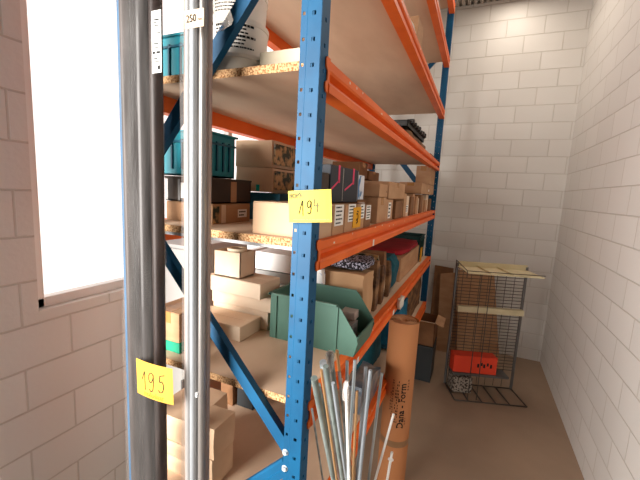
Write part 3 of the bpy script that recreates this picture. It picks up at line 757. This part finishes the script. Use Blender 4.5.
# white spec label on the bundle
LX = .083
q = MB().box(-.428+LX, -.401+LX, YT-.051, YT-.0500, .238, .362, 0)
ZK = lambda z: .238+(z-.262)*.64
lb_ = obj('paper_label', q, 'label', tb1)
q = MB(); rr = random.Random(9)
for k, (za, zb, wa, wb) in enumerate([(.425, .430, -.420, -.406), (.418, .421, -.424, -.408), (.408, .411, -.422, -.404), (.385, .388, -.415, -.402), (.352, .356, -.424, -.408), (.340, .343, -.424, -.406), (.322, .330, -.426, -.418), (.322, .330, -.415, -.404), (.305, .309, -.424, -.412), (.296, .299, -.424, -.404), (.272, .285, -.412, -.404)]):
    q.box(wa+LX, wb+LX, YT-.0515, YT-.0510, ZK(za), ZK(zb))
obj('printed_lines', q, 'ink', lb_)
card('yellow lot card numbered 195 taped to the black conduit bundle', (-.350, YT-.058, -.474), (.1, 0, .0030), (-.0030, 0, .1), .122, .092, 'yellowdeep',
     [('1', -.028, -.004, .046, 'ink'), ('9', -.006, -.002, .048, 'ink'), ('5', .026, .001, .046, 'ink')], False, 'makelaar')
# silver bundle
tb2 = thing('steel_tube_bundle', 'bundle of bright grey metal tubes in clear film with a 250 tag', 'tube bundle', (-.272, YT, FL))
for x_, y_, r_, m_ in [(a_-.0225, b_, c_, d_) for a_, b_, c_, d_ in [(-.271, 0, .0090, 'steel4'), (-.2575, -.012, .0080, 'steel'), (-.2415, -.014, .0082, 'steel3'), (-.2235, -.004, .0095, 'steel2'), (-.265, .017, .0085, 'steel2'), (-.247, .012, .0085, 'steel'), (-.228, .016, .0090, 'steel4')]]:
    obj('metal_tube', vtube(MB(), x_, YT+y_, r_, wob=.0006), m_, tb2)
q = MB(); ring = []
for j in range(60):
    z = FL+.05+3.1*j/59; r_ = []
    for k in range(NS):
        a = 2*math.pi*k/NS
        w = 1+.05*math.sin(3*a+z*7+1)+.035*math.sin(6*a-z*13)
        r_.append(q.bm.verts.new((-.2695+.0345*w*math.cos(a), YT+.002+.032*w*math.sin(a), z)))
    ring.append(r_)
for a, b in zip(ring, ring[1:]):
    for k in range(NS):
        f = q.bm.faces.new([a[k], a[(k+1) % NS], b[(k+1) % NS], b[k]]); f.smooth = True
obj('clear_film', q, 'film', tb2)
q = MB().lumpy(-.261, -.212, YT-.042, YT-.040, .320, .354, .0006, 5, 2, 0, 40, False)
tg = obj('cardboard_tag', q, 'cardlight', tb2)
q = text_bm('250', .021); q.mod(lambda c: Vector((c.x*.85, c.y, c.z))); q.mod(frame_map((-.2435, YT-.0435, .337), (1, 0, 0), (0, 0, 1), (0, -1, 0))); obj('tag_number', q, 'ink', tg)
q = text_bm('mm', .008); q.mod(frame_map((-.2205, YT-.0435, .334), (1, 0, 0), (0, 0, 1), (0, -1, 0))); obj('tag_unit', q, 'ink', tg)
# loose film end twisting off at the top
q = MB()
vs = []
for i in range(9):
    t_ = i/8
    for j in range(4):
        s_ = j/3
        vs.append((-.212+.075*t_+.010*math.sin(t_*7+s_*3), YT-.01+.02*math.sin(s_*3+t_*5), .322+.070*t_+.022*s_*(1+t_)))
q.poly(vs, [(i*4+j, i*4+j+1, (i+1)*4+j+1, (i+1)*4+j) for i in range(8) for j in range(3)])
for f in q.bm.faces: f.smooth = True
obj('film_end', q, 'bagfilm', tb2)
obj('small_knob', MB().lumpy(-.232, -.225, YT-.043, YT-.035, -.487, -.475, .001, 4, 2, 1, 60, False), 'white', tb2)
# ---------------------------------------------------------------- rods leaning in front of the rack
g = "metal rods leaning in front of the rack"
RODS = [
 (((0.015, 0.019, -0.509), (0.015, 0.386, -1.5), 0.0028), 'zinc', 'thin pale rod farthest left, its tip against the blue upright'),
 (((0.091, -0.153, -0.324), (0.0947, 0.3701, -1.5), 0.0064), 'oldzinc', 'thick dull grey tube, leftmost thick one beside the blue upright'),
 (((0.106, -0.158, -0.302), (0.106, 0.3159, -1.5), 0.0026), 'copper', 'slim copper-coloured rod between the two leftmost grey tubes'),
 (((0.04, 0.011, -0.38), (0.0425, 0.4773, -1.5), 0.0085), 'zinc', 'thick bright zinc tube ending below the green bin rib'),
 (((0.02, 0.103, -0.402), (0.02, 0.5463, -1.5), 0.008), 'oldzinc', 'thick dull tube with shiny torn plastic at its top'),
 (((0.027, 0.136, -0.408), (0.027, 0.5835, -1.5), 0.0045), 'copper', 'brownish rod rising highest, just left of the free-standing rods'),
 (((0.085, -0.037, -0.394), (0.085, 0.4233, -1.5), 0.004), 'steel3', 'pale blue rod with a clean cut tip in front of the thick tubes'),
 (((0.142, -0.123, -0.34), (0.142, 0.1767, -1.5), 0.0033), 'whiterod', 'white rod with a clear plastic tag twisted at its tip'),
 (((0.061, 0.123, -0.422), (0.0819, 0.2066, -1.5), 0.0042), 'zinc', 'zinc rod crossing the orange beam, first of two upright ones'),
 (((0.126, -0.026, -0.337), (0.1302, -0.0218, -1.5), 0.0036), 'zinc', 'zinc rod crossing the orange beam, second of two upright ones'),
 (((0.122, 0.02, -0.432), (0.1312, 0.0709, -1.5), 0.003), 'copper', 'short copper-toned rod in the middle of the fan'),
 (((0.077, 0.253, -0.494), (0.0716, 0.2557, -1.5), 0.0055), 'steel3', 'thicker pale blue rod, left one of the close pair right of the beam'),
 (((0.146, 0.032, -0.381), (0.1175, 0.0279, -1.5), 0.0042), 'steel3', 'pale blue rod, right one of the close pair right of the beam'),
 (((0.094, 0.398, -0.578), (0.0593, 0.3887, -1.5), 0.005), 'zinc', 'grey rod standing apart left of the brown roll'),
 (((0.156, 0.322, -0.659), (0.017, 0.3185, -1.5), 0.0038), 'whiterod', 'bright white rod leaning far right across the brown roll'),
 (((0.092, 0.754, -1.124), (0.0648, 0.7377, -1.5), 0.0058), 'whiterod', 'short white rod with a collar near its tip, lowest at the right'),
 (((0.088, -0.092, -0.33), (0.088, 0.4032, -1.5), 0.0055), 'oldzinc', 'grey tube squeezed between two thick tubes in the left of the fan'),
 (((0.046, 0.109, -0.45), (0.0484, 0.4995, -1.5), 0.004), 'zinc', 'zinc rod partly hidden behind the pale blue rod'),
 (((0.022, 0.032, -0.452), (0.0322, 0.5304, -1.5), 0.0065), 'oldzinc', 'second grey tube beside the leftmost thick one'),
 (((0.02, 0.226, -0.601), (0.0241, 0.6662, -1.5), 0.0035), 'copper', 'copper-toned rod low behind the white tagged rod'),
]
for k, ((a, b, r), m_, lb_) in enumerate(RODS):
    a = Vector(a); b = Vector(b); d = (b-a).normalized()
    pts = [a+(b-a)*i/10 for i in range(11)]
    bend = random.uniform(-.0006, .0006)
    pts = [p+Vector((bend, bend*.5, 0))*math.sin(math.pi*i/10)*(1 if r < .007 else .2) for i, p in enumerate(pts)]
    pts[-1].z = FL+.001
    mb = MB().tube(pts, r, 12)
    if k in (1, 3, 4):
        for j in range(3): mb.tube([a+d*(.01+.03*j), a+d*(.014+.03*j)], r*1.06, 12)
    o = obj('metal_tube' if r > .006 else 'metal_rod', mb, m_, None, lb_, 'tube' if r > .006 else 'rod', g)
    if k == 15: obj('collar', MB().tube([a+d*.030, a+d*.036, a+d*.042], [r*1.2, r*2.3, r*1.2], 12), 'whiterod', o)
    if k == 7:
        q = MB(); q.lumpy(a.x-.005, a.x+.005, a.y-.0045, a.y+.0045, a.z-.028, a.z+.010, .003, 5, 3, 1, 60, False); obj('plastic_tag', q, 'filmtag', o)
    if k == 4:
        q = MB(); q.lumpy(a.x-.0105, a.x+.0105, a.y-.009, a.y+.013, a.z-.05, a.z+.003, .002, 6, 8, 1, 50, False); obj('torn_plastic', q, 'filmtag', o)
# ---------------------------------------------------------------- brown paper rolls
def roll(label, cx, cy, r, z1, text):
    t = thing('paper_roll', label, 'roll', (cx, cy, FL))
    mb = MB().lathe(cx, cy, [(r, FL), (r, z1), (r-.0018, z1), (r-.0018, z1-.02), (r-.004, z1-.02)], 56)
    obj('outer_wrap', mb, 'roll', t)
    q = MB(); pts = []
    turns = 5; n = 200
    prev = None
    for i in range(n+1):
        a = 2*math.pi*turns*i/n; rr_ = r*.28+(r*.93-r*.28)*i/n
        x_, y_ = cx+rr_*math.cos(a), cy+rr_*math.sin(a)
        ztop = z1-.001
        cur = (q.bm.verts.new((x_, y_, FL+.002)), q.bm.verts.new((x_, y_, ztop)), q.bm.verts.new((cx+(rr_-.003)*math.cos(a), cy+(rr_-.003)*math.sin(a), ztop)), q.bm.verts.new((cx+(rr_-.003)*math.cos(a), cy+(rr_-.003)*math.sin(a), FL+.002)))
        if prev:
            for k in range(3):
                f = q.bm.faces.new([prev[k], cur[k], cur[k+1], prev[k+1]]); f.smooth = True
        prev = cur
    obj('rolled_core', q, 'rollin', t)
    obj('core_disc', MB().lathe(cx, cy, [(0, z1-.02), (r-.004, z1-.02)], 40), 'rollin', t)
    return t
RCX, RCY, RR = .056, 1.00, .0720
t = roll('tall brown cardboard-wrapped roll printed Dana - Form, standing in the aisle', RCX, RCY, RR, -.597, True)
def on_cyl(cx, cy, r, ang0, zc):
    # text x runs upward, text y runs to the left around the cylinder
    def f(c):
        a = ang0+(-c.y)/r
        return Vector((cx+(r+.0006+c.z)*math.cos(a), cy+(r+.0006+c.z)*math.sin(a), zc+c.x))
    return f
A0 = math.radians(-83)
for txt, sz, da, dz in [('Dana - Form', .046, .36, -.02), ('Company Assembly', .036, -.10, .012)]:
    if txt.startswith('Company'): continue
    q = text_bm(txt, sz, .0002, .022)
    bmesh.ops.triangulate(q.bm, faces=q.bm.faces[:])
    q.mod(on_cyl(RCX, RCY, RR, A0+da, -.992+dz)); obj('printed_word', q, 'ink', t)
# illegible stamped lines around the words
q = MB(); rr = random.Random(3)
for (da, z0_, z1_, hw) in [(-.02, -1.10, -.89, .0085), (-.30, -1.08, -.88, .004), (.72, -.93, -.88, .004), (.66, -1.11, -1.07, .003), (-.42, -1.04, -.95, .003)]:
    z = z0_
    while z < z1_:
        dz = rr.uniform(.010, .018); a = A0+da
        for s_ in (-1, 0, 1):
            a_ = a+s_*hw*.75/RR
            if rr.random() < .75:
                vs = [(RCX+(RR+.0007)*math.cos(t_), RCY+(RR+.0007)*math.sin(t_), zz) for zz in (z, z+dz*.62) for t_ in (a_-hw*.22/RR, a_+hw*.22/RR)]
                q.poly(vs, [(0, 1, 3, 2)])
        z += dz
obj('printed_lines', q, 'ink', t)
obj('tape_band', MB().lathe(RCX, RCY, [(RR+.0008, -1.235), (RR+.0012, -1.232), (RR+.0012, -1.205), (RR+.0008, -1.202)], 56), 'rolltape', t)
roll('thinner darker brown roll hidden behind the printed roll beside the beam', -.002+.008+.0, RCY+.125, .040, -.615, False) if False else None
# open carton behind the roll
FB = FL+.302
t = thing('open_carton', 'open cardboard carton with a pale flap on a black box behind the brown roll', 'carton', (.04, 2.28, FB))
x0, x1, y0, y1 = -.03, .115, 2.16, 2.40; zt = -1.00; FB = FL+.302
mb = MB(); w = .004
mb.box(x0, x0+w, y0, y1, FB, zt); mb.box(x1-w, x1, y0, y1, FB, zt); mb.box(x0, x1, y0, y0+w, FB, zt); mb.box(x0, x1, y1-w, y1, FB, zt); mb.box(x0, x1, y0, y1, FB, FB+w)
obj('body', mb, 'carddark', t)
mb = MB().prism([(x0, y0, 0), (x1, y0, 0), (x1+.012, y0-.07, .03), (x0+.01, y0-.07, .03), (x0+.01, y0-.07, .033), (x1+.012, y0-.07, .033), (x1, y0, .003), (x0, y0, .003)][:4], (0, 0, zt), (0, 0, zt+.003))
obj('flap', mb, 'cardlight', t)
obj('flap', MB().prism([(x1-.003, y0, zt), (x1+.06, y0, zt-.02), (x1+.06, y1, zt-.02), (x1-.003, y1, zt)], (0, 0, 0), (.003, 0, .003)), 'card', t)
obj('black_box', MB().box(-.035, .12, 2.15, 2.41, FL, FL+.30, .004), 'darkbox', None, 'black plastic box on the floor under the open carton', 'box')
# leaning cardboard behind
def sheet(label, pts, th, m, name='cardboard_sheet'):
    v = [Vector(p) for p in pts]; n = (v[1]-v[0]).cross(v[3]-v[0]).normalized()*th
    obj(name, MB().prism(v, (0, 0, 0), n), m, None, label, 'cardboard')
sheet('dark brown cardboard sheet leaning on the far wall by the rack end', [(.00, 2.93, FL), (.21, 2.98, FL), (.17, 3.045, -.70), (-.01, 3.045, -.69)], .006, 'carddark')
sheet('light brown cardboard sheet leaning on the wall left of the wire cage', [(.10, 2.83, FL), (.33, 2.83, FL), (.24, 2.94, -.71), (.06, 2.94, -.75)], .006, 'card')
sheet('large orange-brown cardboard sheet leaning on the wall behind the wire cage', [(.30, 2.72, FL), (.66, 2.72, FL), (.53, 2.90, -.66), (.21, 2.90, -.68)], .006, 'card')
# ---------------------------------------------------------------- wire cage
ang = math.radians(19); cu, su = math.cos(ang), math.sin(ang)
O = Vector((.318, 1.985, 0)); U = Vector((cu, su, 0)); V = Vector((-.36, .93, 0)).normalized()
W, D = .52, .245
def cg(u, v, z): return tuple(O+U*u+V*v+Vector((0, 0, z)))
t = thing('wire_cage', 'tall open wire display cage with cream top tray against the far wall', 'wire rack', cg(W/2, D/2, FL))
HT = -.525
for (u, v, r) in ((0, D, .011), (W, D, .011)):
    obj('post', MB().tube([cg(u, v, FL), cg(u, v, HT+.03)], r, 12), 'post', t)
# back panel of closely spaced horizontal wires
def wires(name, segs, r, m='wire'):
    mb = MB()
    for a, b in segs: mb.tube([a, b], r, 6)
    return obj(name, mb, m, t)
hz = []
z = FL+.16
while z < HT: hz.append((cg(0, D, z), cg(W, D, z))); z += .026
wires('back_panel', hz, .0030)
wires('upright_wires', [(cg(u, D-.004, FL+.02), cg(u, D-.004, HT)) for u in (.05, .115, .18, .245, .31, .375, .44)], .0022)
# left side panel and two front verticals
hz = []; z = FL+.10
while z < HT: hz.append((cg(0, .0, z), cg(0, D, z))); z += .055
wires('side_panel', [(cg(0, .19, FL+.02), cg(0, .19, HT))], .0022)
for u in (.10, .165):
    wires('front_wire', [(cg(u, .02, FL+.01), cg(u-.0, .02, HT))], .0032)
wires('base_frame', [(cg(0, 0, FL+.006), cg(W, 0, FL+.006)), (cg(0, D, FL+.006), cg(0, 0, FL+.006)), (cg(W, D, FL+.006), cg(W, 0, FL+.006)), (cg(0, D, FL+.006), cg(W, D, FL+.006))]+
      [(cg(u, 0, FL+.006), cg(u, D, FL+.006)) for u in (.10, .2, .3, .4)], .005)
# cream top tray
mb = MB()
def slab(u0, u1, v0, v1, z0, z1):
    P_ = [cg(u0, v0, 0), cg(u1, v0, 0), cg(u1, v1, 0), cg(u0, v1, 0)]
    mb.prism(P_, (0, 0, z0), (0, 0, z1))
slab(-.0, W, 0, D, HT+.0, HT+.006)
slab(-.0, W, D-.004, D, HT, HT+.045); 
slab(.15, .155, 0, D, HT, HT+.02); slab(.30, .305, 0, D, HT, HT+.02)
obj('top_tray', mb, 'creammetal', t)
wires('tray_rim', [(cg(-.01, 0, HT+.02), cg(W, 0, HT+.02)), (cg(-.01, 0, HT+.02), cg(-.01, D, HT+.05)), (cg(-.01, D, HT+.05), cg(-.01, D, HT-.03)), (cg(-.01, 0, HT+.02), cg(-.01, 0, HT-.03))], .003)
mb = MB(); slab(.02, W-.01, D-.06, D-.02, -.868, -.825)
obj('middle_shelf', mb, 'creammetal', t)
mb = MB(); slab(.012, .155, .10, D-.02, FL+.015, FL+.135)
obj('speckled_box', mb, 'dots', None, 'speckled grey box at the bottom left of the wire cage', 'box')
mb = MB(); slab(.012, .335, .13, D-.02, FL+.165, FL+.30)
rb = obj('red_box', mb, 'redbox', None, 'bright orange-red box inside the wire cage', 'box')
mb = MB(); slab(.012, .43, .12, D-.01, FL+.19, FL+.214) if False else slab(.012, .43, .12, D-.012, FL+.145, FL+.162); obj('lower_shelf', mb, 'post', t)
mb = MB()
for k, u in enumerate((.19, .215, .235, .26, .285)):
    slab(u, u+.014, .1285, .13, FL+.215+(k % 2)*.015, FL+.245+(k % 2)*.010)
obj('printed_mark', mb, 'ink', rb)
# grey cabinet behind the rack's open end
t = thing('steel_cabinet', 'pale grey steel cabinet standing behind the left end of the rack', 'cabinet', (-.82, .55, FL))
obj('body', MB().box(-.98, -.68, .36, .72, FL, -.24, .003), 'greymetal', t)
dr = obj('door', MB().box(-.97, -.69, .348, .359, FL+.06, -.255, .002), 'greymetal', t)
obj('handle', MB().box(-.72, -.71, .332, .347, -.95, -.80, .002), 'post', dr)
# ---------------------------------------------------------------- camera
f_px = 351.66; yaw, pitch, rl = .4136, -.1398, .0518
fw = Vector((-math.sin(yaw)*math.cos(pitch), math.cos(yaw)*math.cos(pitch), math.sin(pitch)))
rt = Vector((math.cos(yaw), math.sin(yaw), 0)); up = rt.cross(fw)
R_ = rt*math.cos(rl)+up*math.sin(rl); U_ = up*math.cos(rl)-rt*math.sin(rl)
cd = bpy.data.cameras.new('camera'); cd.sensor_fit = 'HORIZONTAL'; cd.sensor_width = 36; cd.lens = f_px/640*36; cd.clip_start = .02
cam = bpy.data.objects.new('camera', cd); COL.objects.link(cam)
mw = Matrix(((R_.x, U_.x, -fw.x, .3242), (R_.y, U_.y, -fw.y, -.6898), (R_.z, U_.z, -fw.z, .0067), (0, 0, 0, 1)))
cam.matrix_world = mw; SC.camera = cam
# ---------------------------------------------------------------- light
w = bpy.data.worlds.new('world'); SC.world = w; w.use_nodes = True
bg = w.node_tree.nodes['Background']; bg.inputs['Color'].default_value = (.95, .97, 1, 1); bg.inputs['Strength'].default_value = .06
def area(name, loc, target, sx, sy, power, col):
    l = bpy.data.lights.new(name, 'AREA'); l.shape = 'RECTANGLE'; l.size = sx; l.size_y = sy; l.energy = power; l.color = col
    o = bpy.data.objects.new(name, l); COL.objects.link(o); o.location = loc
    o.rotation_euler = (Vector(target)-Vector(loc)).to_track_quat('-Z', 'Y').to_euler(); return o
kd = area('daylight_doorway', (-1.40, -1.95, .05), (-.40, .4, -.2), 1.6, 2.2, 90, (1, .97, .93)); kd.data.spread = math.radians(95)
area('ceiling_lamp', (.45, 2.45, CEIL-.03), (.45, 2.45, 0), .15, .9, 8, (1, .9, .78))
SC.view_settings.view_transform = 'Standard'; SC.view_settings.look = 'None'; SC.view_settings.gamma = 1; SC.view_settings.use_curve_mapping = False
SC.view_settings.exposure = 0.0
